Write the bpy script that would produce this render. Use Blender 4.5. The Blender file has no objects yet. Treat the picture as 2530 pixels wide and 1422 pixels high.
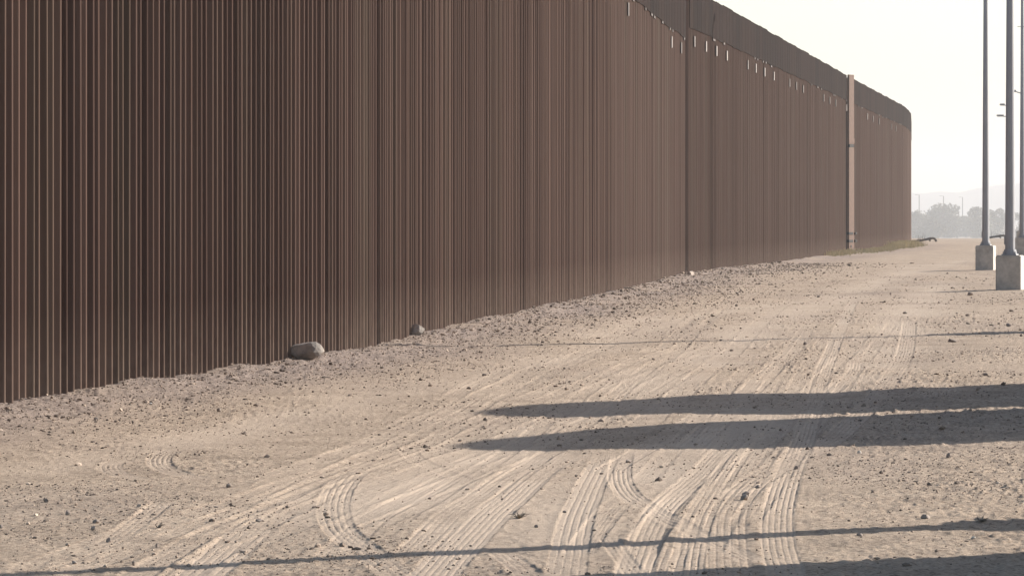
import bpy, bmesh, math, random
import numpy as np

random.seed(7)
rng = np.random.default_rng(11)
scene = bpy.context.scene
COL = scene.collection
R = math.radians

# ------------------------------------------------------------------ camera
EYE = 1.82
FPX = 9487.0                       # focal length in pixels of the 2530 px wide photograph (135 mm)
cam_d = bpy.data.cameras.new('camera')
cam_d.sensor_width = 36.0
cam_d.lens = 135.0
cam_d.shift_y = -0.0676
cam_d.clip_start = 0.1
cam_d.clip_end = 40000.0
cam = bpy.data.objects.new('camera', cam_d)
cam.location = (0, 0, EYE)
cam.rotation_euler = (R(90), 0, 0)
COL.objects.link(cam)
scene.camera = cam

# ------------------------------------------------------------------ sky, sun, exposure
SUN_EL, SUN_AZ = 20.0, 60.0        # azimuth clockwise from the view direction
world = bpy.data.worlds.new('World')
scene.world = world
world.use_nodes = True
wn = world.node_tree
bg = wn.nodes['Background']
sky = wn.nodes.new('ShaderNodeTexSky')
sky.sky_type = 'NISHITA'
sky.sun_disc = False
sky.sun_elevation = R(SUN_EL)
sky.sun_rotation = R(SUN_AZ)
sky.air_density = 1.0
sky.dust_density = 1.0
sky.ozone_density = 1.0
wn.links.new(sky.outputs[0], bg.inputs[0])
bg.inputs[1].default_value = 0.085

sun_d = bpy.data.lights.new('sun', 'SUN')
sun_d.energy = 5.0
sun_d.angle = R(0.5)
sun_d.color = (1.0, 0.94, 0.86)
sun = bpy.data.objects.new('sun', sun_d)
sun.rotation_euler = (R(90 - SUN_EL), 0, R(-SUN_AZ + 180))
COL.objects.link(sun)

vs = scene.view_settings
vs.view_transform = 'Standard'
vs.look = 'None'
vs.exposure = 1.15
vs.gamma = 1.0

# ------------------------------------------------------------------ helpers
def tag(o, label=None, cat=None, group=None, kind=None):
    if label: o['label'] = label
    if cat: o['category'] = cat
    if group: o['group'] = group
    if kind: o['kind'] = kind
    return o

def link(o, parent=None):
    COL.objects.link(o)
    if parent is not None:
        o.parent = parent
    return o

def empty(name, loc=(0, 0, 0), rz=0.0):
    o = bpy.data.objects.new(name, None)
    o.location = loc
    o.rotation_euler = (0, 0, rz)
    o.empty_display_size = 0.2
    return link(o)

def np_mesh(name, verts, faces, smooth=False):
    """verts (n,3), faces (m,3) or (m,4) numpy arrays -> mesh, quickly"""
    me = bpy.data.meshes.new(name)
    verts = np.ascontiguousarray(verts, dtype=np.float32)
    faces = np.ascontiguousarray(faces, dtype=np.int32)
    k = faces.shape[1]
    me.vertices.add(len(verts))
    me.vertices.foreach_set('co', verts.ravel())
    me.loops.add(faces.size)
    me.loops.foreach_set('vertex_index', faces.ravel())
    me.polygons.add(len(faces))
    me.polygons.foreach_set('loop_start', np.arange(0, faces.size, k, dtype=np.int32))
    try:
        me.polygons.foreach_set('loop_total', np.full(len(faces), k, dtype=np.int32))
    except Exception:
        pass
    me.polygons.foreach_set('use_smooth', np.full(len(faces), smooth, dtype=bool))
    me.update(calc_edges=True)
    return me

def mesh_obj(name, me, mat, parent=None, loc=(0, 0, 0), rz=0.0):
    o = bpy.data.objects.new(name, me)
    if mat is not None and not me.materials:
        me.materials.append(mat)
    o.location = loc
    o.rotation_euler = (0, 0, rz)
    return link(o, parent)

def bm_obj(name, bm, mat, parent=None, loc=(0, 0, 0), rz=0.0, smooth=False):
    me = bpy.data.meshes.new(name)
    bmesh.ops.recalc_face_normals(bm, faces=bm.faces)
    bm.to_mesh(me)
    bm.free()
    if smooth:
        for p in me.polygons: p.use_smooth = True
    return mesh_obj(name, me, mat, parent, loc, rz)

def add_box(bm, x0, x1, y0, y1, z0, z1, bevel=0.0):
    b2 = bmesh.new()
    vs_ = [b2.verts.new(p) for p in ((x0,y0,z0),(x1,y0,z0),(x1,y1,z0),(x0,y1,z0),(x0,y0,z1),(x1,y0,z1),(x1,y1,z1),(x0,y1,z1))]
    for f in ((3,2,1,0),(4,5,6,7),(0,1,5,4),(1,2,6,5),(2,3,7,6),(3,0,4,7)):
        b2.faces.new([vs_[i] for i in f])
    if bevel:
        bmesh.ops.bevel(b2, geom=list(b2.edges), offset=bevel, segments=2, affect='EDGES')
    me = bpy.data.meshes.new('t'); b2.to_mesh(me); b2.free()
    bm.from_mesh(me); bpy.data.meshes.remove(me)

def add_tube(bm, p0, p1, r0, r1=None, n=10):
    from mathutils import Vector
    if r1 is None: r1 = r0
    p0 = Vector(p0); p1 = Vector(p1)
    d = (p1 - p0).normalized()
    a = d.orthogonal().normalized(); b = d.cross(a)
    ra = []; rb = []
    for i in range(n):
        t = 2 * math.pi * i / n
        v = a * math.cos(t) + b * math.sin(t)
        ra.append(bm.verts.new(p0 + v * r0)); rb.append(bm.verts.new(p1 + v * r1))
    for i in range(n):
        j = (i + 1) % n
        bm.faces.new((ra[i], ra[j], rb[j], rb[i]))
    bm.faces.new(ra[::-1]); bm.faces.new(rb)

# --- noise
def _hash(ix, iy, seed):
    n = (ix.astype(np.int64) * 374761393 + iy.astype(np.int64) * 668265263 + seed * 982451653) & 0x7fffffff
    n = ((n ^ (n >> 13)) * 1274126177) & 0x7fffffff
    n = n ^ (n >> 16)
    return (n & 0xffff) / 65535.0 * 2 - 1

def vnoise(x, y, seed=0):
    ix = np.floor(x); iy = np.floor(y)
    fx = x - ix; fy = y - iy
    fx = fx * fx * (3 - 2 * fx); fy = fy * fy * (3 - 2 * fy)
    ix = ix.astype(np.int64); iy = iy.astype(np.int64)
    a = _hash(ix, iy, seed); b = _hash(ix + 1, iy, seed)
    c = _hash(ix, iy + 1, seed); d = _hash(ix + 1, iy + 1, seed)
    return (a + (b - a) * fx) + ((c + (d - c) * fx) - (a + (b - a) * fx)) * fy

def sstep(a, b, x):
    t = np.clip((x - a) / (b - a), 0, 1)
    return t * t * (3 - 2 * t)

# --- photograph pixel on the flat ground -> place in the world (x, y)
def gnd(px, py):
    d = EYE * FPX / (py - 540.0)
    return ((px - 1265.0) * d / FPX, d)

# ------------------------------------------------------------------ materials
def mat(name):
    m = bpy.data.materials.new(name)
    m.use_nodes = True
    nt = m.node_tree
    b = nt.nodes['Principled BSDF']
    return m, nt, b

def N(nt, t, **kw):
    n = nt.nodes.new(t)
    for k, v in kw.items():
        setattr(n, k, v)
    return n

def ramp(nt, fac, stops):
    r = N(nt, 'ShaderNodeValToRGB')
    cr = r.color_ramp
    while len(cr.elements) < len(stops):
        cr.elements.new(0.5)
    for e, (p, c) in zip(cr.elements, stops):
        e.position = p
        e.color = (*c, 1)
    nt.links.new(fac, r.inputs[0])
    return r.outputs[0]

def noise(nt, vec, scale, detail=4, rough=0.55):
    n = N(nt, 'ShaderNodeTexNoise')
    n.inputs['Scale'].default_value = scale
    n.inputs['Detail'].default_value = detail
    n.inputs['Roughness'].default_value = rough
    if vec is not None: nt.links.new(vec, n.inputs['Vector'])
    return n.outputs['Fac']

def mix(nt, fac, a, b, mode='MIX'):
    m = N(nt, 'ShaderNodeMix', data_type='RGBA', blend_type=mode)
    if hasattr(fac, 'is_linked') or hasattr(fac, 'links'): nt.links.new(fac, m.inputs[0])
    else: m.inputs[0].default_value = fac
    for s, i in ((a, 6), (b, 7)):
        if isinstance(s, tuple): m.inputs[i].default_value = (*s, 1)
        else: nt.links.new(s, m.inputs[i])
    return m.outputs[2]

def bump(nt, b, h, strength, dist):
    bp = N(nt, 'ShaderNodeBump')
    bp.inputs['Strength'].default_value = strength
    bp.inputs['Distance'].default_value = dist
    nt.links.new(h, bp.inputs['Height'])
    nt.links.new(bp.outputs[0], b.inputs['Normal'])

def attr(nt, name):
    a = N(nt, 'ShaderNodeAttribute', attribute_name=name)
    return a.outputs['Fac']

# soil: grey-brown gravelly dirt, pale where wheels packed the dust
m_soil, nt, b = mat('soil')
pos = N(nt, 'ShaderNodeNewGeometry').outputs['Position']
base = ramp(nt, noise(nt, pos, 1.3, 6, 0.6), [(0.3, (0.315, 0.243, 0.182)), (0.5, (0.405, 0.314, 0.237)), (0.7, (0.47, 0.367, 0.277))])
grain = ramp(nt, noise(nt, pos, 22, 6, 0.78), [(0.39, (0.45, 0.41, 0.38)), (0.48, (0.95, 0.95, 0.95)), (0.60, (1.22, 1.2, 1.18))])
base = mix(nt, 1.0, base, grain, 'MULTIPLY')
base = mix(nt, attr(nt, 'packed'), base, (0.465, 0.367, 0.284))
grv = ramp(nt, noise(nt, pos, 24, 3, 0.8), [(0.36, (0.13, 0.10, 0.085)), (0.5, (0.27, 0.208, 0.175)), (0.64, (0.40, 0.325, 0.275))])
base = mix(nt, attr(nt, 'gravel'), base, grv)
nt.links.new(base, b.inputs['Base Color'])
b.inputs['Roughness'].default_value = 0.95
b.inputs['Specular IOR Level'].default_value = 0.15
bump(nt, b, noise(nt, pos, 20, 8, 0.8), 1.0, 0.045)
bs = N(nt, 'ShaderNodeMapRange'); nt.links.new(attr(nt, 'smooth'), bs.inputs['Value'])
bs.inputs['To Min'].default_value = 0.8; bs.inputs['To Max'].default_value = 0.42
nt.links.new(bs.outputs[0], [n for n in nt.nodes if n.type == 'BUMP'][0].inputs['Strength'])

m_mound, nt, b = mat('mound_soil')
pos = N(nt, 'ShaderNodeNewGeometry').outputs['Position']
nt.links.new(ramp(nt, noise(nt, pos, 3, 6), [(0.3, (0.28, 0.22, 0.17)), (0.7, (0.42, 0.34, 0.27))]), b.inputs['Base Color'])
b.inputs['Roughness'].default_value = 1.0

def stone_mat(name, dark, light, use_attr=False):
    m, nt, b = mat(name)
    pos = N(nt, 'ShaderNodeNewGeometry').outputs['Position']
    c = ramp(nt, noise(nt, pos, 9, 5, 0.65), [(0.3, dark), (0.7, light)])
    if use_attr:
        t = ramp(nt, attr(nt, 'tone'), [(0.0, (0.35, 0.32, 0.31)), (0.55, (0.9, 0.85, 0.8)), (0.9, (1.25, 1.2, 1.15)), (1.0, (2.0, 2.0, 1.95))])
        c = mix(nt, 1.0, c, t, 'MULTIPLY')
    nt.links.new(c, b.inputs['Base Color'])
    b.inputs['Roughness'].default_value = 0.9
    bump(nt, b, noise(nt, pos, 30, 5, 0.7), 0.5, 0.02)
    return m
m_pebble = stone_mat('pebble_stone', (0.21, 0.16, 0.125), (0.37, 0.295, 0.235), True)
m_rock = stone_mat('grey_rock', (0.17, 0.145, 0.127), (0.33, 0.285, 0.245))
m_brownrock = stone_mat('brown_rock', (0.19, 0.15, 0.125), (0.33, 0.27, 0.225))
m_palerock = stone_mat('pale_rock', (0.42, 0.38, 0.34), (0.62, 0.57, 0.51))

# weathered steel bollards: brown rust with slightly greener and pinker panels
def steel_mat(name, c0, c1, c2, rough, streak=0.35, single=True):
    m, nt, b = mat(name)
    geo = N(nt, 'ShaderNodeNewGeometry')
    mp = N(nt, 'ShaderNodeMapping'); mp.inputs['Scale'].default_value = (0.8, 0.8, 0.0)
    nt.links.new(geo.outputs['Position'], mp.inputs['Vector'])
    c = ramp(nt, noise(nt, mp.outputs[0], 1.0, 3, 0.7), [(0.3, c0), (0.5, c1), (0.7, c2)])
    ms = N(nt, 'ShaderNodeMapping'); ms.inputs['Scale'].default_value = (5.0, 5.0, 0.16)
    nt.links.new(geo.outputs['Position'], ms.inputs['Vector'])
    s = ramp(nt, noise(nt, ms.outputs[0], 1.0, 5, 0.6), [(0.25, (0.62, 0.56, 0.53)), (0.55, (1, 1, 1)), (0.8, (1.2, 1.16, 1.12))])
    c = mix(nt, streak * 2, c, mix(nt, 1.0, c, s, 'MULTIPLY'))
    oi = N(nt, 'ShaderNodeObjectInfo')
    rr = ramp(nt, oi.outputs['Random'], [(0.0, (0.66, 0.62, 0.61)), (0.5, (1.0, 1.0, 1.0)), (1.0, (1.22, 1.22, 1.2))])
    if single: c = mix(nt, 1.0, c, rr, 'MULTIPLY')
    sx = N(nt, 'ShaderNodeSeparateXYZ'); nt.links.new(geo.outputs['Position'], sx.inputs[0])
    mr = N(nt, 'ShaderNodeMapRange'); nt.links.new(sx.outputs['Z'], mr.inputs['Value'])
    mr.inputs['From Min'].default_value = 0.0; mr.inputs['From Max'].default_value = 0.9
    mr.inputs['To Min'].default_value = 0.55; mr.inputs['To Max'].default_value = 0.0
    mm = N(nt, 'ShaderNodeMath', operation='MULTIPLY'); nt.links.new(mr.outputs[0], mm.inputs[0]); nt.links.new(noise(nt, geo.outputs['Position'], 6, 4), mm.inputs[1])
    c = mix(nt, mm.outputs[0], c, (0.25, 0.19, 0.15))
    nt.links.new(c, b.inputs['Base Color'])
    b.inputs['Roughness'].default_value = rough
    b.inputs['Specular IOR Level'].default_value = 0.05
    return m
m_steel = steel_mat('rusted_steel', (0.057, 0.0345, 0.027), (0.093, 0.0575, 0.0465), (0.084, 0.060, 0.0455), 0.85)
m_steel_row = steel_mat('rusted_steel_row', (0.062, 0.0385, 0.030), (0.097, 0.061, 0.0495), (0.086, 0.0635, 0.049), 0.85, single=False)
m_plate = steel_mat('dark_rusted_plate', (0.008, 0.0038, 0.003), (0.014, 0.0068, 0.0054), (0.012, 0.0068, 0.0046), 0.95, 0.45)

def flat_mat(name, col, rough=0.6, metal=0.0, var=0.15, scale=6.0):
    m, nt, b = mat(name)
    pos = N(nt, 'ShaderNodeNewGeometry').outputs['Position']
    d = tuple(max(0, c * (1 - var)) for c in col); l = tuple(c * (1 + var) for c in col)
    nt.links.new(ramp(nt, noise(nt, pos, scale, 5, 0.65), [(0.3, d), (0.7, l)]), b.inputs['Base Color'])
    b.inputs['Roughness'].default_value = rough
    b.inputs['Metallic'].default_value = metal
    return m
m_post = flat_mat('tan_painted_steel', (0.135, 0.072, 0.047), 0.8)
m_dark = flat_mat('dark_iron', (0.016, 0.012, 0.011), 0.8)
m_tab = flat_mat('pale_galvanised_tab', (0.095, 0.076, 0.068), 0.8)
m_dash = flat_mat('sunlit_dash_steel', (0.06, 0.044, 0.038), 0.9)  # lighter tone for the strips that stand in for sunlit dashes
m_whitetab = flat_mat('white_tab', (0.20, 0.17, 0.155), 0.8)
m_conc = flat_mat('concrete', (0.43, 0.395, 0.35), 0.9, 0, 0.26, 4.0)
m_galv = flat_mat('galvanised_steel', (0.27, 0.27, 0.285), 0.6, 0.0, 0.08, 2.0)
m_lens = flat_mat('lamp_glass', (0.6, 0.6, 0.58), 0.2)
m_cont = flat_mat('container_paint', (0.30, 0.27, 0.22), 0.6)
m_wood = flat_mat('dead_wood', (0.12, 0.10, 0.09), 0.95)
m_bark = flat_mat('bark', (0.10, 0.08, 0.06), 0.95)
m_drygrass = flat_mat('dry_grass', (0.50, 0.43, 0.27), 0.9, 0, 0.35, 2.0)
m_weed = flat_mat('dead_weed', (0.20, 0.165, 0.13), 0.95)
m_hill = flat_mat('hill_rock', (0.22, 0.19, 0.17), 1.0, 0, 0.2, 0.02)

m_leaf, nt, b = mat('dusty_leaves')
pos = N(nt, 'ShaderNodeNewGeometry').outputs['Position']
nt.links.new(ramp(nt, noise(nt, pos, 0.6, 4), [(0.3, (0.075, 0.066, 0.034)), (0.7, (0.16, 0.14, 0.075))]), b.inputs['Base Color'])
b.inputs['Roughness'].default_value = 0.8

# ------------------------------------------------------------------ fence line on the ground plan
PATH_NEAR = [(-7.0, 26.4), (-4.97, 37.3), (-2.50, 50.6), (-2.32, 51.8), (-1.99, 55.0), (-1.38, 60.0), (0.12, 72.0), (3.2, 101.9), (4.71, 116.7), (5.50, 123.4)]
PATH_MID = [(5.62, 123.9), (17.35, 200.4)]
PATH_FAR = [(17.65, 202.4), (25.90, 255.0), (27.25, 265.0), (28.3, 273.5), (29.1, 281.0), (30.05, 290.0), (31.1, 300.0), (31.8, 309.0), (31.9, 318.0)]

class Path:
    def __init__(self, pts):
        self.p = np.array(pts, float)
        seg = np.hypot(*np.diff(self.p, axis=0).T)
        self.s = np.concatenate([[0], np.cumsum(seg)])
        self.len = self.s[-1]
    def at(self, s):
        return np.array([np.interp(s, self.s, self.p[:, 0]), np.interp(s, self.s, self.p[:, 1])])
    def tan(self, s, e=0.4):
        a = self.at(max(0, s - e)); b_ = self.at(min(self.len, s + e))
        d = b_ - a
        return d / np.hypot(*d)
    def at_px(self, px):
        ss = np.linspace(0, self.len, 4000)
        xs = np.array([self.at(t) for t in ss])
        pr = 1265 + FPX * xs[:, 0] / xs[:, 1]
        return ss[np.argmin(np.abs(pr - px))]

ALLP = np.array(PATH_NEAR + PATH_MID + PATH_FAR)
def fence_x(y):
    return np.interp(y, ALLP[:, 1], ALLP[:, 0])

# ------------------------------------------------------------------ ground
def catmull(pts, n=24):
    p = [np.array(q, float) for q in pts]
    p = [2 * p[0] - p[1]] + p + [2 * p[-1] - p[-2]]
    out = []
    for i in range(1, len(p) - 2):
        for k in range(n):
            t = k / n
            out.append(0.5 * ((2 * p[i]) + (-p[i-1] + p[i+1]) * t + (2*p[i-1] - 5*p[i] + 4*p[i+1] - p[i+2]) * t*t + (-p[i-1] + 3*p[i] - 3*p[i+1] + p[i+2]) * t**3))
    out.append(p[-2])
    return np.array(out)

# wheel tracks traced on the dirt: way points, width (m), ribs, rib height (m), packed dust
TRACKS = [
    ([(2112,732),(2095,775),(2060,850),(2025,940),(2008,1000),(1982,1080),(1953,1150),(1930,1230),(1920,1300),(1925,1360),(1948,1440)], .21, 6, .0042, .75),
    ([(2248,790),(2240,850),(2222,900),(2178,960),(2120,1020),(2045,1080),(1950,1130),(1880,1170),(1832,1215),(1805,1265),(1796,1320),(1800,1440)], .25, 6, .0034, .1),
    ([(1790,1095),(1725,1165),(1660,1230),(1615,1295),(1585,1360),(1560,1440)], .21, 6, .0032, .9),
    ([(1835,1090),(1790,1160),(1752,1230),(1722,1300),(1704,1360),(1692,1440)], .18, 5, .0032, .3),
    ([(1510,1090),(1470,1170),(1435,1260),(1412,1340),(1395,1440)], .21, 5, .0024, .8),
    ([(1541,1095),(1531,1160),(1546,1210),(1600,1260),(1680,1305),(1770,1345),(1880,1398)], .17, 5, .0036, .6),
    ([(915,1135),(872,1165),(836,1210),(824,1260),(838,1310),(882,1350),(930,1385),(1000,1440)], .20, 5, .0034, .55),
    ([(1420,1090),(1300,1190),(1205,1290),(1120,1370),(1060,1440)], .26, 7, .0024, .7),
    ([(1230,1090),(1100,1160),(980,1230),(880,1300)], .28, 7, .0022, .55),
    ([(452,1090),(402,1112),(394,1138),(428,1160),(500,1180)], .19, 5, .0034, .3),
    ([(318,1122),(272,1138),(286,1160),(350,1182)], .19, 5, .0034, .3),
    ([(700,1250),(600,1330),(500,1420),(480,1440)], .28, 6, .0022, .6),
    ([(410,1240),(330,1300),(265,1345)], .16, 4, .0026, .1),
    ([(2040,760),(1990,820),(1930,890),(1820,990),(1700,1090)], .26, 6, .0022, .35),
    ([(2118,882),(2108,915),(2078,940),(2040,965)], .20, 5, .0050, .2),
    ([(2312,940),(2330,955),(2318,972)], .40, 7, .0050, .1),
    ([(1938,888),(1928,898),(1940,908)], .20, 5, .0040, .1),
    ([(1000,1085),(1030,1120),(1090,1150),(1140,1170)], .16, 4, .0022, .1),
    ([(1230,1360),(1290,1410),(1330,1450)], .16, 4, .0022, .1),
    ([(1960,730),(1890,790),(1800,870),(1690,960),(1560,1060)], .30, 6, .0016, .3),
    ([(1760,1000),(1690,1040),(1600,1090),(1500,1150)], .22, 6, .0026, .4),
    ([(1960,1030),(1900,1060),(1830,1100)], .30, 6, .0030, .3),
    ([(1250,905),(1170,940),(1110,985)], .22, 5, .0030, .2),
    ([(1190,1120),(1060,1200),(930,1280),(820,1380)], .22, 6, .0016, .3),
    ([(1360,1090),(1240,1180),(1130,1270),(1010,1380)], .22, 6, .0018, .4),
    ([(1660,1350),(1640,1400),(1630,1440)], .20, 5, .0030, .3),
    ([(1500,1330),(1545,1390),(1580,1440)], .12, 4, .0024, .1),
]
# broad smooth lanes of paler packed dust, parallel to the fence
LANES = [
    ([(2380,640),(2200,690),(1960,745),(1700,790),(1400,880),(1150,935),(900,975),(640,1030),(330,1110),(-40,1190)], .55, .6),
    ([(2300,650),(2100,720),(1900,800),(1700,900),(1480,1010),(1250,1110),(950,1240),(600,1420)], .7, .75),
    ([(2330,690),(2230,800),(2180,880),(2050,960),(1900,1020),(1750,1090),(1500,1240),(1350,1422)], .6, .8),
    ([(1720,770),(1560,800),(1420,840)], .5, .8),
    ([(2250,860),(2130,910),(1980,960),(1800,1000)], .9, .75),
    ([(2400,945),(2250,950),(2100,965),(1850,1000)], 1.4, .7),
]
_tr = random.Random(5)
OLD = []
for _ in range(13):                 # fainter older tracks along the same lanes
    xa = _tr.uniform(1780, 2330); xe = _tr.uniform(-300, 1950); pw = _tr.uniform(.8, 1.25)
    y0 = _tr.uniform(680, 900); y1 = _tr.uniform(1150, 1460)
    for dx in (0, _tr.uniform(60, 140)):
        pts = [(xe + (xa - xe) * (1 - (yy - 640) / 820) ** pw + dx * (yy - 540) / 700, yy) for yy in np.linspace(y0, y1, 9)]
        OLD.append((pts, _tr.uniform(.18, .27), _tr.choice((4, 5, 6, 7)), _tr.uniform(.0010, .0024), _tr.uniform(.3, .75)))
def prep(pts):
    c = catmull(pts)
    X, Y = gnd(c[:, 0], c[:, 1])
    o = np.argsort(Y)
    return X[o], Y[o]
TR = [(prep(p), w, n, a, k) for p, w, n, a, k in OLD + TRACKS]
N_OLD = len(OLD)
LN = [(prep(p), w, k) for p, w, k in LANES]

def terrain(X, Y):
    """height, packed dust and gravel weight of the ground at X, Y (arrays)"""
    h = 0.05 * vnoise(X / 7.3, Y / 11.0, 1) + 0.018 * vnoise(X / 1.6, Y / 2.3, 2)
    h = h * sstep(10, 30, Y) * (1 - 0.3 * sstep(100, 200, Y))
    # land falls away to the wash behind the end of the road
    h = h - 10.5 * sstep(350, 560, Y)
    dist = X - fence_x(Y)
    near_wall = (1 - sstep(0.6, 2.0 + Y * 0.012, dist)) * (1 - sstep(250, 300, Y))
    near_wall = near_wall * np.clip(1.0 + 0.5 * vnoise(X / 0.9, Y / 2.5, 5), 0, 1)
    h = h + (0.07 + 0.02 * vnoise(X * 0, Y / 1.3, 17) + 0.012 * vnoise(X * 0, Y / .35, 18)) * np.exp(-((dist - 0.25) / 0.6) ** 2) * (1 - sstep(200, 280, Y))
    fine = 1 - 0.45 * sstep(70, 140, Y)
    packed = np.zeros_like(X); smooth = np.zeros_like(X); rib = np.zeros_like(X)
    for (tx, ty), w, k in LN:
        inr = (Y > ty[0]) & (Y < ty[-1])
        d = X - np.interp(Y, ty, tx)
        wob = 1 + 0.35 * vnoise(X * 0.7, Y * 0.35, 8)
        s = np.where(inr, np.exp(-(d / (w * wob)) ** 2), 0) * sstep(ty[0], ty[0] + 3, Y) * (1 - sstep(ty[-1] - 8, ty[-1], Y))
        s = s * np.clip(0.75 + 0.6 * vnoise(X * 1.4, Y * 0.5, 9), 0, 1)
        packed = np.maximum(packed, s * k); smooth = np.maximum(smooth, s * 0.45)
        h = h - 0.015 * s
    for i, ((tx, ty), w, n, a, k) in enumerate(TR):
        d_all = X - np.interp(Y, ty, tx)
        sel = np.nonzero((Y > ty[0]) & (Y < ty[-1]) & (np.abs(d_all) < w * .62 + .05))
        if len(sel[0]) == 0: continue
        d = d_all[sel]; xs = X[sel]; yy = Y[sel]
        e = min(max(0.3, (ty[-1] - ty[0]) * 0.15), 2.5)
        ends = sstep(ty[0], ty[0] + e * 0.2, yy) * (1 - sstep(ty[-1] - e, ty[-1], yy))
        fade = np.clip(0.72 + 0.75 * vnoise(xs * 0.4 + i, yy * 0.5, 20 + i), 0.08 if i < N_OLD else 0.6, 1) * ends
        S = (1 - sstep(w * 0.44, w * 0.55, np.abs(d))) * fade
        lip = np.exp(-((np.abs(d) - w * 0.56) / 0.022) ** 2) * fade
        ph = d / w * n + 0.03 * np.sin(yy * 9.0)
        fr = ph - np.floor(ph) - .5
        tread = .45 - 2.2 * np.exp(-(fr / .14) ** 2) + .35 * vnoise(xs * 30, yy * 8, 70 + i)
        chop = 1 - 0.45 * (vnoise(xs * 22 + i * 3, yy * 7, 40 + i) > 0.25)
        rib[sel] = rib[sel] * (1 - .85 * S) + a * (.5 if i < N_OLD else .62) * tread * S * chop
        h[sel] += -0.004 * S + 0.0022 * lip
        kk = .45 if i < N_OLD else 1.0
        smooth[sel] = np.maximum(smooth[sel], S * kk); packed[sel] = np.maximum(packed[sel], S * k * .8 * kk)
    rightzone = sstep(0.040, 0.085, X / np.maximum(Y, 5)) * (1 - 0.6 * sstep(38, 60, Y)) * (1 - sstep(70, 130, Y))
    patch = np.clip(0.55 + 0.7 * vnoise(X / 1.1, Y / 2.2, 6) + 0.6 * rightzone, 0.65, 1.6)
    rough = patch * (1 - 0.88 * smooth) * fine
    r = 0.004 * vnoise(X / 0.42, Y / 0.5, 11) + 0.0050 * vnoise(X / 0.11, Y / 0.15, 12) + 0.0058 * vnoise(X / 0.04, Y / 0.065, 13)
    clod = np.maximum(vnoise(X / 0.045, Y / 0.08, 14) - 0.40, 0) * 0.030
    h = h + (r + clod * np.clip(patch - 0.6, 0, .7)) * rough + near_wall * fine * (0.016 * vnoise(X / 0.09, Y / 0.13, 15) + 0.014 * vnoise(X / 0.35, Y / 0.4, 16))
    h = h + rib * sstep(0, 1, fine + 0.3)
    packed = np.clip(packed + 0.25 * np.clip(vnoise(X / 2.1, Y / 6.0, 30), 0, 1) * (1 - near_wall), 0, 1)
    gravel = np.clip(near_wall * 0.85 + 0.30 * np.clip(vnoise(X / 1.3, Y / 3.5, 31), 0, 1) * (1 - packed), 0, 1)
    return h, packed, gravel, np.clip(np.maximum(smooth, packed * .6), 0, 1)

ys = np.concatenate([[-120, -60, -25, -8, 4, 11, 15],
                     EYE * FPX / np.linspace(1016, 123, 540),
                     EYE * FPX / np.linspace(121, 58, 70)[:-1],
                     np.arange(300, 450, 6.0),
                     np.geomspace(455, 9000, 26)])
uc = np.linspace(-1, 1, 1500)
uo = np.array([1.06, 1.15, 1.3, 1.6, 2.2, 3.5, 6, 12, 30])
us = np.concatenate([-uo[::-1], uc, uo])
YY, UU = np.meshgrid(ys, us, indexing='ij')
XX = UU * 0.172 * np.clip(YY, 17, 1e9)
HH, PK, GV, SM = terrain(XX, YY)
nr, nc = XX.shape
idx = np.arange(nr * nc, dtype=np.int32).reshape(nr, nc)
quads = np.stack([idx[:-1, :-1], idx[:-1, 1:], idx[1:, 1:], idx[1:, :-1]], -1).reshape(-1, 4)
gme = np_mesh('ground', np.stack([XX, YY, HH], -1).reshape(-1, 3), quads, smooth=True)
for nm, arr in (('packed', PK), ('gravel', GV), ('smooth', SM)):
    at_ = gme.attributes.new(nm, 'FLOAT', 'POINT')
    at_.data.foreach_set('value', arr.astype(np.float32).ravel())
ground = mesh_obj('ground', gme, m_soil)
tag(ground, 'pale tan desert dirt road with tyre tracks beside the fence', 'ground', kind='structure')

def gz(x, y):
    return float(terrain(np.array([x], float), np.array([y], float))[0][0])

# far hills
hx = np.linspace(-4200, 5000, 300); hy = np.linspace(0, 1, 14)
prof_px = np.array([-4000, 1200, 1800, 2100, 2250, 2300, 2330, 2370, 2400, 2440, 2530, 2700, 3200, 5000, 9000], float)
prof_y = np.array([500, 480, 492, 484, 479, 477, 470, 476, 470, 461, 450, 440, 462, 480, 500], float)
HX, HV = np.meshgrid(hx, hy, indexing='ij')
D0 = 6200.0
ridge = np.interp(1265 + FPX * HX / (D0 + 250), prof_px, prof_y)
hh = (540 - ridge) * (D0 + 250) / FPX + EYE + 4.0
shape = np.sin(np.clip(HV, 0, 1) * np.pi) ** 1.3
HZ = -5 + (hh + 2) * shape + 3.0 * vnoise(HX / 60, HV * 6, 3) * shape
HYY = D0 + HV * 500 + 40 * vnoise(HX / 200, HV * 3, 4)
n1, n2 = HX.shape
idx = np.arange(n1 * n2, dtype=np.int32).reshape(n1, n2)
q = np.stack([idx[:-1, :-1], idx[1:, :-1], idx[1:, 1:], idx[:-1, 1:]], -1).reshape(-1, 4)
hills = mesh_obj('hills', np_mesh('hills', np.stack([HX, HYY, HZ], -1).reshape(-1, 3), q, True), m_hill)
tag(hills, 'low pale hills far behind the haze', 'hills', kind='structure')

# ------------------------------------------------------------------ the steel fence
PITCH = 0.228
def bollard_mesh(hgt, w=0.150, r=0.027, seg=5):
    ring = []
    hw = w / 2 - r
    for k, (sx, sy) in enumerate(((1, 1), (-1, 1), (-1, -1), (1, -1))):
        for i in range(seg + 1):
            a = math.pi / 2 * (k + i / seg)
            x = sx * hw + r * math.cos(a); y = sy * hw + r * math.sin(a)
            c = math.cos(math.pi / 4)
            ring.append(((x - y) * c, (x + y) * c))
    n = len(ring)
    v = [(x, y, -0.4) for x, y in ring] + [(x, y, hgt) for x, y in ring]
    f = [(i, (i + 1) % n, n + (i + 1) % n, n + i) for i in range(n)]
    return np.array(v), np.array(f), n

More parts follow.
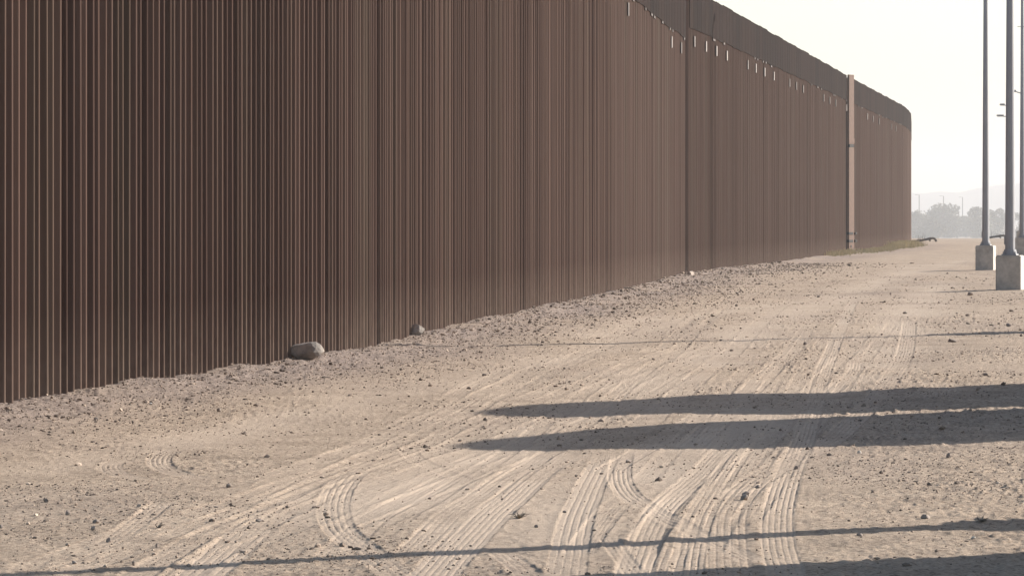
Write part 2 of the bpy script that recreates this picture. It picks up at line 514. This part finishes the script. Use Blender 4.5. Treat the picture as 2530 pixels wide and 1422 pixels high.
def build_fence(label, path, z_top, z_plate, n_single, plate_len=1.22, seed=1, tabs=(), white_tabs=(), gaps=()):
    rnd = random.Random(seed)
    root = empty('bollard_fence', (*path.at(0), 0))
    org = path.at(0)
    tag(root, label, 'fence')
    v, f, n = bollard_mesh(z_top - 0.06)
    sm = np_mesh('bollard', v, f)
    sm.materials.append(m_steel)
    count = int(path.len / PITCH)
    sv = []; sf = []; off = 0
    skip = {int(round(path.at_px(g) / PITCH)) for g in gaps}  # left-out bollards draw dark lines, some in place of a pole's shadow
    for i in range(count):
        s = i * PITCH
        if i in skip: continue
        p = path.at(s) - org; t = path.tan(s)
        ang = math.atan2(t[1], t[0]) - R(4 + rnd.uniform(-2, 2))
        if i < n_single:
            o = bpy.data.objects.new('bollard', sm)
            o.location = (p[0] + rnd.uniform(-.010, .010), p[1] + rnd.uniform(-.012, .012), rnd.uniform(-.02, .02))
            o.rotation_euler = (R(rnd.gauss(0, .05)), R(rnd.gauss(0, .05)), ang)
            link(o, root)
        else:
            c, s_ = math.cos(ang), math.sin(ang)
            jx = rnd.uniform(-.006, .006)
            vv = np.stack([v[:, 0] * c - v[:, 1] * s_ + p[0] + jx, v[:, 0] * s_ + v[:, 1] * c + p[1], v[:, 2]], -1)
            sv.append(vv); sf.append(f + off); off += len(v)
    if sv:
        me = np_mesh('bollard_row', np.concatenate(sv), np.concatenate(sf))
        tag(mesh_obj('bollard_row', me, m_steel_row, root), kind='stuff')
    # anti-climb plates along the top, one per panel
    s = 0.0; k = 0
    while s < path.len - 0.3:
        e = min(s + plate_len, path.len)
        m_ = max(1, int((e - s) / 1.2))
        dz = rnd.uniform(-.012, .012) + (.012 if (k // 3) % 2 else -.012)
        bmv = bmesh.new()
        top = []
        for j in range(m_ + 1):
            q = s + 0.012 + (e - s - 0.024) * j / m_
            p = path.at(q) - org; t = path.tan(q); nn = np.array([t[1], -t[0]])
            a = p + nn * 0.108; b_ = p + nn * 0.118
            top.append([bmv.verts.new((*a, z_plate + dz)), bmv.verts.new((*b_, z_plate + dz)), bmv.verts.new((*b_, z_top + dz)), bmv.verts.new((*a, z_top + dz))])
        for j in range(m_):
            for q in range(4):
                bmv.faces.new((top[j][q], top[j][(q + 1) % 4], top[j+1][(q + 1) % 4], top[j+1][q]))
        bmv.faces.new(top[0]); bmv.faces.new(top[-1][::-1])
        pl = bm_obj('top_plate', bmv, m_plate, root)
        # thin strip added under some plates, standing in for sunlit dashes along the edge
        bml = bmesh.new()
        q0 = s + 0.2; q1 = min(s + 0.2 + rnd.uniform(.3, .8), path.len - .05)
        if q1 > q0 + .2 and rnd.random() < .25:
            pa = path.at(q0) - org; pb = path.at(q1) - org; t = path.tan((q0 + q1) / 2); nn = np.array([t[1], -t[0]])
            r0 = [bml.verts.new((*(pa + nn * o_), z_plate + dz + z_)) for o_, z_ in ((.105, -.075), (.125, -.075), (.125, -.004), (.105, -.004))]
            r1 = [bml.verts.new((*(pb + nn * o_), z_plate + dz + z_)) for o_, z_ in ((.105, -.075), (.125, -.075), (.125, -.004), (.105, -.004))]
            for q in range(4):
                bml.faces.new((r0[q], r0[(q+1) % 4], r1[(q+1) % 4], r1[q]))
            bml.faces.new(r0); bml.faces.new(r1[::-1])
            bm_obj('sunlit_dash', bml, m_dash, pl)
        s = e; k += 1
    for lst, mm in ((tabs, m_tab), (white_tabs, m_whitetab)):
        for px in lst:
            q = path.at_px(px)
            p = path.at(q) - org; t = path.tan(q)
            bmt = bmesh.new()
            add_box(bmt, -.16, .16, -.135, -.10, z_plate - .58, z_plate - .23, 0.008)
            bm_obj('splice_tab', bmt, mm, root, (*p, 0), math.atan2(t[1], t[0]))
    return root

P1 = Path(PATH_NEAR); P2 = Path(PATH_MID); P3 = Path(PATH_FAR)
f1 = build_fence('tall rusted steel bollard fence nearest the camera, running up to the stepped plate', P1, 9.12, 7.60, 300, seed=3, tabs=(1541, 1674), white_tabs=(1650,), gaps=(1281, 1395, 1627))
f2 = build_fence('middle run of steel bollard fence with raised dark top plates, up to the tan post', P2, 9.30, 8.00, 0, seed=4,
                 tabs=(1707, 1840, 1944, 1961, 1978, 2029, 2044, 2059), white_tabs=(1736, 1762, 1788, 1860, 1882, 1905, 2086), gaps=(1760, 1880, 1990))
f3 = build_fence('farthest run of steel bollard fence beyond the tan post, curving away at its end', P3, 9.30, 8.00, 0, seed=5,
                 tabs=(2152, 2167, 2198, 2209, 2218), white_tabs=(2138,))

# tan post between the two far runs
px_, py_ = 17.62, 200.9
post = empty('gate_post', (px_ + .1, py_, 0), R(52))
tag(post, 'tall tan painted steel post with dark straps between two fence runs', 'post')
bmv = bmesh.new(); add_box(bmv, -.25, .25, -.06, .06, -.3, 5.55, .012); bm_obj('lower_shaft', bmv, m_post, post)
bmv = bmesh.new(); add_box(bmv, -.24, .25, -.055, .055, 5.70, 9.34, .012); bm_obj('upper_shaft', bmv, m_post, post)
bmv = bmesh.new(); add_box(bmv, -.265, .265, -.075, .075, 5.75, 6.02, .01); bm_obj('collar', bmv, m_post, post)
bmv = bmesh.new(); add_box(bmv, -.20, .22, -.066, .05, 5.54, 5.71, .006); bm_obj('dark_slot', bmv, m_dark, post)
for z0 in (.98, .58):
    bmv = bmesh.new(); add_box(bmv, -.28, .12, -.085, .07, z0, z0 + .14, .006)
    st = bm_obj('strap', bmv, m_dark, post)
    bmv = bmesh.new(); add_box(bmv, .30, .50, -.10, .02, z0 + .01, z0 + .13, .01); bm_obj('latch', bmv, m_dark, st)
for zc in (.18, .38):
    bmv = bmesh.new(); add_tube(bmv, (-.05, -.075, zc), (-.05, -.05, zc), .06, .06, 12); bm_obj('hole', bmv, m_dark, post)

# ------------------------------------------------------------------ light poles
def light_pole(label, x, y, h=12.6, rz=0.0, pins=(), group='tall light poles on concrete bases', L=.8):
    z = gz(x, y)
    root = empty('light_pole', (x, y, z), rz)
    tag(root, label, 'light pole', group)
    bmv = bmesh.new(); add_box(bmv, -.32, .32, -.32, .32, -.3, .88, .025); bm_obj('concrete_base', bmv, m_conc, root)
    bmv = bmesh.new(); add_box(bmv, -.19, .19, -.19, .19, .88, .915, .004); pl = bm_obj('base_plate', bmv, m_galv, root)
    for sx in (-1, 1):
        for sy in (-1, 1):
            bmv = bmesh.new(); add_tube(bmv, (sx*.145, sy*.145, .915), (sx*.145, sy*.145, .97), .022, .022, 6); bm_obj('bolt', bmv, m_galv, pl)
    bmv = bmesh.new(); add_tube(bmv, (0, 0, .912), (0, 0, 1.03), .17, .155, 12); bm_obj('skirt', bmv, m_galv, root)
    bmv = bmesh.new(); add_tube(bmv, (0, 0, 1.0), (0, 0, h), .128, .065, 12); bm_obj('shaft', bmv, m_galv, root, smooth=False)
    bmv = bmesh.new(); add_box(bmv, -.145, -.115, -.05, .05, 1.15, 1.38, .006); bm_obj('hand_hole_cover', bmv, m_galv, root)
    for (pz, l0, l1) in pins:
        bmv = bmesh.new(); add_tube(bmv, (l0, 0, pz), (l1, 0, pz), .014, .014, 6); bm_obj('side_pin', bmv, m_dark, root)
    bmv = bmesh.new(); add_tube(bmv, (0, 0, h - .12), (-L * .6, 0, h + .02), .045, .04, 8); am = bm_obj('arm', bmv, m_galv, root)
    bmv = bmesh.new(); add_box(bmv, -L, -L * .45, -.17, .17, h - .02, h + .14, .03); lh = bm_obj('lamp_head', bmv, m_galv, root)
    bmv = bmesh.new(); add_box(bmv, -L * .95, -L * .5, -.13, .13, h - .045, h - .018, .005); bm_obj('lamp_glass', bmv, m_lens, lh)
    return root
ROW = math.radians(-16.5)
light_pole('light pole on the largest concrete base, at right', 12.71, 98.0, rz=ROW)
light_pole('light pole on the left concrete base, nearest the end of the fence', 16.90, 137.0, rz=ROW)
light_pole('light pole cut by the right photo edge, behind the largest base', 25.25, 190.0, h=14.5, rz=ROW, pins=((11.3, -.25, .3),))
light_pole('far light pole behind the largest-base pole, its lamp head the upper one peeking left', 42.35, 327.0, h=11.5, rz=ROW)
light_pole('far light pole behind the largest-base pole, its lamp head the lower one peeking left', 44.75, 345.0, h=11.0, rz=ROW, L=1.2)
light_pole('far light pole hidden behind the pole at the right photo edge', 38.85, 293.0, h=11.5, rz=ROW)
light_pole('light pole just outside the right edge casting a thin middle shadow', 8.85, 61.1, rz=ROW)
light_pole('nearest light pole outside the right edge casting the lowest thin shadow', 4.85, 23.85, rz=ROW)

# distant street lamps behind the trees
def far_lamp(label, px, ytop, d, arm_px):
    x = (px - 1265) * d / FPX; ztop = EYE + (540 - ytop) * d / FPX
    root = empty('street_lamp', (x, d, -10.5)); H = ztop + 10.5
    tag(root, label, 'street lamp', 'distant street lamps behind the trees')
    bmv = bmesh.new(); add_tube(bmv, (0, 0, -.3), (0, 0, H), .42, .30, 8); bm_obj('shaft', bmv, m_dark, root)
    L = arm_px * d / FPX
    bmv = bmesh.new(); add_tube(bmv, (.1, 0, H - .1), (-L * .5, 0, H), .08, .07, 6); bm_obj('arm', bmv, m_dark, root)
    bmv = bmesh.new(); add_box(bmv, -L, -L * .35, -.2, .2, H - .12, H + .16, .03); bm_obj('lamp_head', bmv, m_dark, root)
far_lamp('leftmost distant street lamp with arm pointing left, beside the fence end', 2271, 481, 2650, 10)
far_lamp('distant street lamp rising behind the big round tree', 2331, 484, 2750, 10)
far_lamp('rightmost distant street lamp, between the tree and the poles', 2378, 487, 2850, 9)

# ------------------------------------------------------------------ trees in the haze
def tree(label, px, d, w, h, n, seed, lobes):
    rnd = np.random.default_rng(seed)
    d *= 1.3; w *= 1.3; h *= 1.3
    x = (px - 1265) * d / FPX
    root = empty('mesquite_tree', (x, d, -12.2))
    tag(root, label, 'tree', 'dusty trees in the haze behind the road')
    bmv = bmesh.new()
    for k in range(4):
        a = rnd.uniform(0, 6.28); rr = w * rnd.uniform(.12, .28)
        mid = (math.cos(a) * rr * .4, math.sin(a) * rr * .4, h * .25)
        add_tube(bmv, (0, 0, -.2), mid, .22, .14, 7)
        add_tube(bmv, mid, (math.cos(a) * rr, math.sin(a) * rr, h * .7), .14, .04, 6)
    bm_obj('trunk', bmv, m_bark, root)
    vs_ = []; fs_ = []; off = 0
    cs = []
    for k in range(lobes):
        a = rnd.uniform(0, 6.28); q = rnd.uniform(0, 1) ** .6
        zc = rnd.uniform(.04, .86)
        lim = math.sqrt(max(0.05, 1 - ((zc - .35) / .62) ** 2))
        cs.append((math.cos(a) * q * w * .42 * lim, math.sin(a) * q * w * .42 * lim, zc * h, rnd.uniform(.15, .26) * w))
    per = n // lobes
    for (cx, cy, cz, r) in cs:
        dirs = rnd.normal(size=(per, 3)); dirs /= np.linalg.norm(dirs, axis=1)[:, None]
        c = np.array([cx, cy, cz]) + dirs * (r * rnd.uniform(.5, 1.05, size=(per, 1))) * np.array([1, 1, .8])
        c[:, 2] = np.maximum(c[:, 2], 0.2)
        u = rnd.normal(size=(per, 3)); u /= np.linalg.norm(u, axis=1)[:, None]
        v_ = np.cross(u, rnd.normal(size=(per, 3))); v_ /= np.linalg.norm(v_, axis=1)[:, None]
        sz = rnd.uniform(.4, 1.0, size=(per, 1))
        P = np.stack([c - u*sz, c - v_*sz*.6, c + u*sz, c + v_*sz*.6], 1).reshape(-1, 3)
        vs_.append(P); fs_.append(np.arange(per * 4).reshape(-1, 4) + off); off += per * 4
    me = np_mesh('crown', np.concatenate(vs_), np.concatenate(fs_))
    mesh_obj('crown', me, m_leaf, root)
tree('large round tree in the haze right of the fence end', 2332, 1900, 20, 20.0, 9000, 1, 30)
tree('low bushy tree touching the end of the fence', 2262, 1850, 17, 14.4, 6500, 2, 24)
tree('low pale tree in the gap right of the large round tree', 2385, 2000, 15, 13.6, 5000, 3, 18)
tree('tree partly hidden behind the left light pole', 2424, 1880, 14, 17, 5500, 4, 22)
tree('tree between the two nearest light poles', 2462, 1900, 14, 16.5, 5500, 5, 22)
tree('dim tree at the right edge behind the poles', 2518, 1920, 14, 15.6, 5000, 6, 18)
tree('small bush at the foot of the large round tree', 2300, 1760, 12, 11.2, 4000, 7, 14)

# fallen branches on the crest of the road
def branch(label, px, py, L, rz, seed):
    rnd = random.Random(seed)
    x, y = gnd(px, py)
    root = empty('fallen_branch', (x, y, gz(x, y)), rz)
    tag(root, label, 'branch', 'fallen branches at the end of the road')
    s = L
    bmv = bmesh.new()
    pts = [(-.55*s, 0, .05), (-.25*s, .1, .10), (0, 0, .18), (.2*s, 0, .27), (.38*s, .05, .29), (.47*s, 0, .20), (.5*s, 0, .02)]
    for a, b_ in zip(pts[:-1], pts[1:]): add_tube(bmv, a, b_, .10, .09, 7)
    lg = bm_obj('limb', bmv, m_wood, root)
    bmv = bmesh.new()
    add_tube(bmv, (-.5*s, -.1, .02), (.1*s, -.1, .18), .08, .05, 6)
    add_tube(bmv, (.12*s, 0, .3), (.22*s, -.05, .05), .06, .06, 6)
    bm_obj('lower_limb', bmv, m_wood, root)
    for k in range(5):
        t = rnd.uniform(-.4, .05) * s
        bmv = bmesh.new(); add_tube(bmv, (t, 0, .12), (t + rnd.uniform(.05, .25), rnd.uniform(-.2, .2), rnd.uniform(.4, .75)), .025, .008, 5)
        bm_obj('twig', bmv, m_wood, root)
branch('arched dark fallen branch at the end of the fence', 2287, 597, 1.7, 0.1, 1)
branch('dark fallen branch between the two light poles', 2460, 590, 2.2, 0.3, 2)

# dry grass at the foot of the far fence
gv = []; gf = []; off = 0
def blades(cx, cy, n, spread, hgt, lean=0.5):
    global off
    for _ in range(n):
        x = cx + rng.normal() * spread; y = cy + rng.normal() * spread * 2
        a = rng.uniform(0, 6.28); hh_ = hgt * rng.uniform(.4, 1.1)
        w_ = 0.012 + 0.012 * rng.uniform()
        dx, dy = math.cos(a) * lean * hh_ * rng.uniform(.2, 1), math.sin(a) * lean * hh_ * rng.uniform(.2, 1)
        z = 0.0
        gv.extend([(x - w_, y, z), (x + w_, y, z), (x + dx * .4 + w_ * .7, y + dy * .4, z + hh_ * .6), (x + dx * .4 - w_ * .7, y + dy * .4, z + hh_ * .6), (x + dx, y + dy, z + hh_)])
        gf.append((off, off + 1, off + 2, off + 3)); gf.append((off + 3, off + 2, off + 4, off + 4)); off += 5
for s in np.arange(60, 78, .55):
    p = P2.at(min(s, P2.len)); blades(p[0] + .45, p[1], int(9 + 16 * rng.uniform()), .22, .32)
for s in np.arange(0.5, 60, .5):
    p = P3.at(min(s, P3.len)); k = 1.6 if 28 < s < 50 else .8
    blades(p[0] + .6 + rng.uniform(0, .5), p[1], int((8 + 22 * rng.uniform()) * k), .28, .30 * k)
me = bpy.data.meshes.new('dry_grass')
me.from_pydata(gv, [], [f if f[2] != f[3] else f[:3] for f in gf])
tag(mesh_obj('dry_grass', me, m_drygrass), 'dry yellow grass along the foot of the far fence', 'grass', kind='stuff')

# ------------------------------------------------------------------ unseen heaps and container, added beyond the right edge to cast the wide shadows
def mound(label, tip, d, rad, seed, k=.36):  # unseen heap, placed and shaped by the shadow it has to cast
    ax, ay = math.sin(R(SUN_AZ)), math.cos(R(SUN_AZ))
    cx, cy = tip[0] + ax * d, tip[1] + ay * d
    h = d * math.tan(R(SUN_EL))
    n, m_ = 96, 44
    T, Q = np.meshgrid(np.linspace(0, 2 * np.pi, n, endpoint=False), np.linspace(0, 1, m_), indexing='ij')
    rr = rad * Q * (1 + .05 * np.sin(3 * T + seed))
    z = h - k * rr ** 2
    z = np.where(Q > .9, z * np.clip((1 - Q) / .1, 0, 1) ** .5, z)
    z = np.maximum(z, -.2 * Q)
    X = rr * np.cos(T); Y = rr * np.sin(T)
    z = z + .025 * vnoise(X * 2, Y * 2, seed) * (1 - Q)
    z[:, -1] = -.3
    idx = np.arange(n * m_, dtype=np.int32).reshape(n, m_)
    q = np.stack([idx, np.roll(idx, -1, 0)], 0)
    fq = np.stack([q[0][:, :-1], q[0][:, 1:], q[1][:, 1:], q[1][:, :-1]], -1).reshape(-1, 4)
    me = np_mesh('shadow_mound', np.stack([X, Y, z], -1).reshape(-1, 3), fq, True)
    tag(mesh_obj('shadow_mound', me, m_mound, None, (cx, cy, 0)), label, 'heap', 'unseen heaps shaped for their shadows outside the right edge')
mound('unseen tall heap outside the right edge, shaped to cast the upper wide shadow', (.05, 36.9), 11.6, 2.05, 1)
mound('unseen tall heap outside the right edge, shaped to cast the lower wide shadow', (-.05, 31.8), 11.6, 2.25, 2, .34)

cont = empty('shadow_container', (6.85, 19.55, 0))  # unseen box, added only for the straight shadow edge it casts
tag(cont, 'unseen container added outside the right edge to cast the bottom shadow', 'container')
bmv = bmesh.new(); add_box(bmv, -1.2, 1.2, -3.0, 3.0, .15, 3.0, .02); bm_obj('body', bmv, m_cont, cont)
for sx in (-1.2, 1.2):
    for k in range(20):
        bmv = bmesh.new(); add_box(bmv, sx - .035, sx + .035, -2.85 + k * .29, -2.71 + k * .29, .3, 2.85, .01); bm_obj('rib', bmv, m_cont, cont)
for sx in (-1.14, 1.14):
    for sy in (-2.94, 2.94):
        bmv = bmesh.new(); add_box(bmv, sx - .08, sx + .08, sy - .08, sy + .08, -.1, 3.02, .01); bm_obj('corner_post', bmv, m_cont, cont)

# ------------------------------------------------------------------ rocks
def rock_mesh(seed, sub=2, sq=(1, 1, .7), jag=.28):
    rnd = np.random.default_rng(seed)
    bmv = bmesh.new()
    bmesh.ops.create_icosphere(bmv, subdivisions=sub, radius=1.0)
    pl = rnd.normal(size=(14, 3)); pl /= np.linalg.norm(pl, axis=1)[:, None]
    dd = rnd.uniform(.55, .85, 14)
    for v_ in bmv.verts:
        p = np.array(v_.co)
        for a, d in zip(pl, dd):
            t = p @ a
            if t > d: p = p - a * (t - d)
        p = p * (1 + jag * .06 * rnd.normal())
        v_.co = p * np.array(sq)
    me = bpy.data.meshes.new('rock')
    bmv.to_mesh(me); bmv.free()
    return me

def rock(label, px, py, w, h, seed, m, name='rock', sub=2, rz=None, depth=None, group=None, sink=.32):
    x, y = gnd(px, py)
    me = rock_mesh(seed, sub)
    o = mesh_obj(name, me, m)
    zs = [v_.co.z for v_ in me.vertices]; xs = [v_.co.x for v_ in me.vertices]
    sc = w / (max(xs) - min(xs)); szc = h * (1 + sink) / (max(zs) - min(zs))
    o.scale = (sc, (depth / w if depth else 1) * sc, szc)
    o.rotation_euler = (0, 0, rz if rz is not None else random.Random(seed).uniform(-.4, .4))
    o.location = (x, y, gz(x, y) - h * sink - min(zs) * szc)
    return tag(o, label, 'rock', group)

def ppm(py): return (py - 540) / EYE       # photograph pixels per metre at a ground line
rock('grey boulder leaning against the fence foot, the larger of two', 757, 895, 86/194, 44/194, 23, m_rock, 'boulder', 3, rz=.1)
rock('pointed brown boulder at the fence foot, right of the grey boulder', 1030, 837, 34/162, 27/162, 34, m_rock, 'boulder', 3, rz=2.2)
bx_, by_ = gnd(1702, 684)
bmv = bmesh.new(); add_box(bmv, -.05, .06, -.5, .5, -.3, .10, .03)
tag(bm_obj('concrete_block', bmv, m_brownrock, None, (bx_ + .05, by_, gz(bx_, by_)), -.15), 'small pale concrete footing block where the fence steps', 'block')
STONES = [
    ('stone with a bright edge between the tyre tracks, upper', 1872, 1198, 16, 9, 41, 'm'), ('wedge-shaped stone between tyre tracks, middle of three', 1843, 1222, 20, 12, 42, 'm'),
    ('largest stone between the tyre tracks, lowest of three', 1838, 1234, 20, 14, 43, 'm'), ('dark stone lying inside the strongest tyre track', 1967, 1148, 11, 9, 44, 'b'),
    ('humped stone with a pale right edge in the rough dirt at lower right', 2287, 1283, 24, 12, 45, 'm'), ('small upright stone below the lower wide shadow at right', 2344, 1117, 13, 12, 46, 'b'),
    ('pale stone on the lowest thin shadow at right', 2404, 1335, 12, 8, 47, 'p'), ('dark stone lying in the lowest thin shadow', 2125, 1327, 16, 7, 48, 'b'),
    ('pale pebble at the lower wide shadow edge', 2123, 1107, 9, 8, 49, 'p'), ('dark rock near the right edge beside the thin middle shadow', 2352, 845, 24, 9, 50, 'b'),
    ('dark rock under the largest concrete base', 2396, 727, 16, 8, 51, 'b'), ('dark stone right of the upper wide shadow', 2435, 929, 12, 8, 52, 'b'),
    ('dark stone at right between thin middle and upper wide shadows', 2492, 812, 14, 8, 53, 'b'), ('dark rock by the far right tyre track', 2235, 775, 12, 6, 54, 'b'),
    ('dark stone beside the track above the thin middle shadow', 1990, 848, 10, 7, 55, 'b'), ('lone dark stone on the dust left of the track, far', 2022, 729, 9, 5, 56, 'b'),
    ('dark stone on the gravel in front of the mid fence', 1822, 722, 9, 5, 57, 'b'), ('grey-green stone at lower left above the round stone', 237, 1296, 17, 10, 58, 'm'),
    ('round dark stone at lower left', 231, 1313, 12, 12, 59, 'b'), ('rounded dark stone at far lower left', 169, 1274, 14, 14, 60, 'b'),
    ('dark pointed stone with pale side at lower left', 269, 1340, 14, 12, 61, 'b'), ('black stone touching the lowest thin shadow at left', 330, 1397, 9, 11, 62, 'b'),
    ('dark stone at left edge of the photo', 3, 1307, 12, 10, 63, 'b'), ('low dark stone above the lowest shadow at far left', 183, 1392, 13, 8, 64, 'b'),
    ('small dark pointed stone left of the curved track', 387, 1353, 7, 11, 65, 'b'), ('dark stone just left of the curved tyre track', 640, 1290, 16, 8, 66, 'b'),
    ('dark stone on the gravel slope below the left fence', 237, 1029, 11, 8, 67, 'b'), ('white pebble on the slope below the left fence', 373, 993, 8, 6, 68, 'p'),
    ('dark stone on the gravel slope left of the grey boulder', 541, 1006, 10, 9, 69, 'b'), ('dark stone above the tip of the upper wide shadow', 1197, 926, 12, 6, 70, 'b'),
    ('dark stone right of the second tyre track top', 1552, 1127, 14, 7, 71, 'b'), ('dark stone beside the pale straight track', 1395, 1272, 11, 6, 72, 'b'),
    ('dark stone left of the pale straight track, lower', 1325, 1310, 10, 7, 73, 'b'), ('dark stone in the middle of the left dirt', 1062, 1228, 9, 6, 74, 'b'),
    ('grey stone in the middle of the left dirt', 565, 1207, 13, 10, 75, 'm'), ('small black stone at the fence foot before the step', 1633, 703, 9, 8, 76, 'b'),
]
MM = {'m': m_brownrock, 'b': m_brownrock, 'p': m_palerock}
for lab, px, py, w, h, sd, mk in STONES:
    rock(lab, px, py, w / ppm(py), h / ppm(py), sd, MM[mk], 'stone', 2, group='loose stones on the dirt')

# a stick by the fence
sx_, sy_ = gnd(1553, 722)
bmv = bmesh.new(); add_tube(bmv, (-.12, 0, .05), (.0, .05, .035), .012, .016, 6); add_tube(bmv, (.0, .05, .035), (.14, 0, .02), .016, .01, 6)
tag(bm_obj('stick', bmv, m_wood, None, (sx_, sy_, gz(sx_, sy_))), 'short dark stick lying at the fence foot', 'stick')

# dead weed
def weed(label, px, py, n, hgt, seed):
    rnd = random.Random(seed)
    x, y = gnd(px, py)
    bmv = bmesh.new()
    for _ in range(n):
        a = rnd.uniform(0, 6.28); L = hgt * rnd.uniform(.5, 1.3)
        p1 = (math.cos(a) * L * .5, math.sin(a) * L * .8, L * rnd.uniform(.15, .55))
        p2 = (p1[0] * 1.6 + rnd.uniform(-.02, .02), p1[1] * 1.5, p1[2] * rnd.uniform(.7, 1.7))
        add_tube(bmv, (0, 0, 0), p1, .0035, .0025, 4); add_tube(bmv, p1, p2, .0025, .001, 4)
    tag(bm_obj('dead_weed', bmv, m_weed, None, (x, y, gz(x, y))), label, 'weed', 'dead weeds on the dirt')
weed('dead spiky weed left of the pale straight track', 1282, 1290, 22, .06, 1)
weed('low dead weed clump at lower right above the lowest thin shadow', 2425, 1288, 26, .045, 2)
weed('dead weed clump in the stones at lower left', 390, 1308, 14, .04, 3)

# ------------------------------------------------------------------ gravel and clods: one mass of small stones
ico_v = []
bmv = bmesh.new(); bmesh.ops.create_icosphere(bmv, subdivisions=1, radius=1.0)
bmv.verts.ensure_lookup_table()
IV = np.array([v_.co for v_ in bmv.verts]); IF = np.array([[v_.index for v_ in f.verts] for f in bmv.faces]); bmv.free()

OV = np.array([(1, 0, 0), (-1, 0, 0), (0, 1, 0), (0, -1, 0), (0, 0, 1), (0, 0, -1)], float)
OF = np.array([(0, 2, 4), (2, 1, 4), (1, 3, 4), (3, 0, 4), (2, 0, 5), (1, 2, 5), (3, 1, 5), (0, 3, 5)])
def scatter(n, xy, size, IV, IF):
    """xy (n,2), size (n,)"""
    x, y = xy[:, 0], xy[:, 1]
    z = terrain(x, y)[0]
    rot = rng.uniform(0, 2 * np.pi, n)
    sc = np.stack([size * rng.uniform(.7, 1.5, n), size * rng.uniform(.7, 1.3, n), size * rng.uniform(.45, .95, n)], -1)
    V = IV[None] * (1 + .22 * rng.normal(size=(n, len(IV), 1)))
    V = V * sc[:, None, :]
    c, s = np.cos(rot)[:, None], np.sin(rot)[:, None]
    X = V[..., 0] * c - V[..., 1] * s + x[:, None]; Y = V[..., 0] * s + V[..., 1] * c + y[:, None]
    Z = V[..., 2] + (z + size * .25)[:, None]
    F = IF[None] + (np.arange(n) * len(IV))[:, None, None]
    return np.stack([X, Y, Z], -1).reshape(-1, 3), F.reshape(-1, 3)

def lognorm(n, med, sig, lo, hi):
    return np.clip(med * np.exp(rng.normal(size=n) * sig), lo, hi)

sets = []
# everywhere, thinning with distance
def spread(n, ymin, ymax, half, med, sig, lo, hi, keep):
    Y = rng.uniform(ymin, ymax, n); X = rng.uniform(-1, 1, n) * half * Y
    m_ = (X > fence_x(Y) + .12) & keep(X, Y)
    X, Y = X[m_], Y[m_]
    return np.stack([X, Y], -1), lognorm(len(X), med, sig, lo, hi)
def untracked(X, Y):
    _, pk, gv_, _ = terrain(X, Y)
    clump = np.clip(.45 + .9 * vnoise(X / .7, Y / 1.6, 60) + .5 * vnoise(X / 2.3, Y / 4, 61), 0, 1.2)
    return rng.uniform(0, 1, len(X)) < np.clip((1.05 - pk) * (.10 + .9 * clump), .03, 1)
sets.append(spread(9000, 18, 34, .16, .0050, .6, .003, .022, untracked))
sets.append(spread(9000, 34, 60, .15, .0062, .55, .004, .028, untracked))
sets.append(spread(11000, 60, 130, .145, .0105, .5, .006, .045, untracked))
# gravel apron along the fence foot
n = 16000
s_ = rng.uniform(0, 1, n) ** 1.5 * 130 + 27
d_ = np.abs(rng.normal(size=n)) * (0.55 + s_ * .011) + .1
xy = np.stack([fence_x(s_) + d_, s_], -1)
sets.append((xy, lognorm(n, .007, .5, .004, .032) * (.55 + s_ / 95)))
vs_ = []; fs_ = []; tn = []; off = 0
grit = [spread(26000, 18, 32, .155, .0042, .4, .0025, .009, untracked), spread(24000, 32, 62, .15, .0058, .4, .0035, .012, untracked), spread(14000, 62, 120, .145, .009, .4, .005, .02, untracked)]
for lst, bv, bf in ((sets, IV, IF), (grit, OV, OF)):
    for xy, sz in lst:
        V, F = scatter(len(xy), xy, sz, bv, bf)
        vs_.append(V); fs_.append(F + off); off += len(V)
        tn.append(np.repeat(rng.uniform(0, 1, len(xy)), len(bv)))
me = np_mesh('gravel', np.concatenate(vs_), np.concatenate(fs_))
a_ = me.attributes.new('tone', 'FLOAT', 'POINT'); a_.data.foreach_set('value', np.concatenate(tn).astype(np.float32))
tag(mesh_obj('gravel', me, m_pebble), 'loose gravel and small clods scattered over the dirt', 'gravel', kind='stuff')

# ------------------------------------------------------------------ dusty air
bmv = bmesh.new(); add_box(bmv, -5000, 6000, -200, 9600, -16, 150)
haze = bm_obj('haze', bmv, None)
m_haze = bpy.data.materials.new('dusty_air'); m_haze.use_nodes = True
nt = m_haze.node_tree; nt.nodes.remove(nt.nodes['Principled BSDF'])
pv = N(nt, 'ShaderNodeVolumePrincipled')
pv.inputs['Color'].default_value = (0.615, 0.625, 0.645, 1)
pv.inputs['Density'].default_value = 0.00028
pv.inputs['Anisotropy'].default_value = 0.45
nt.links.new(pv.outputs[0], nt.nodes['Material Output'].inputs['Volume'])
haze.data.materials.append(m_haze)
tag(haze, 'thin dusty haze filling the air', 'haze', kind='stuff')

scene.cycles.volume_bounces = 1
scene.cycles.max_bounces = 6
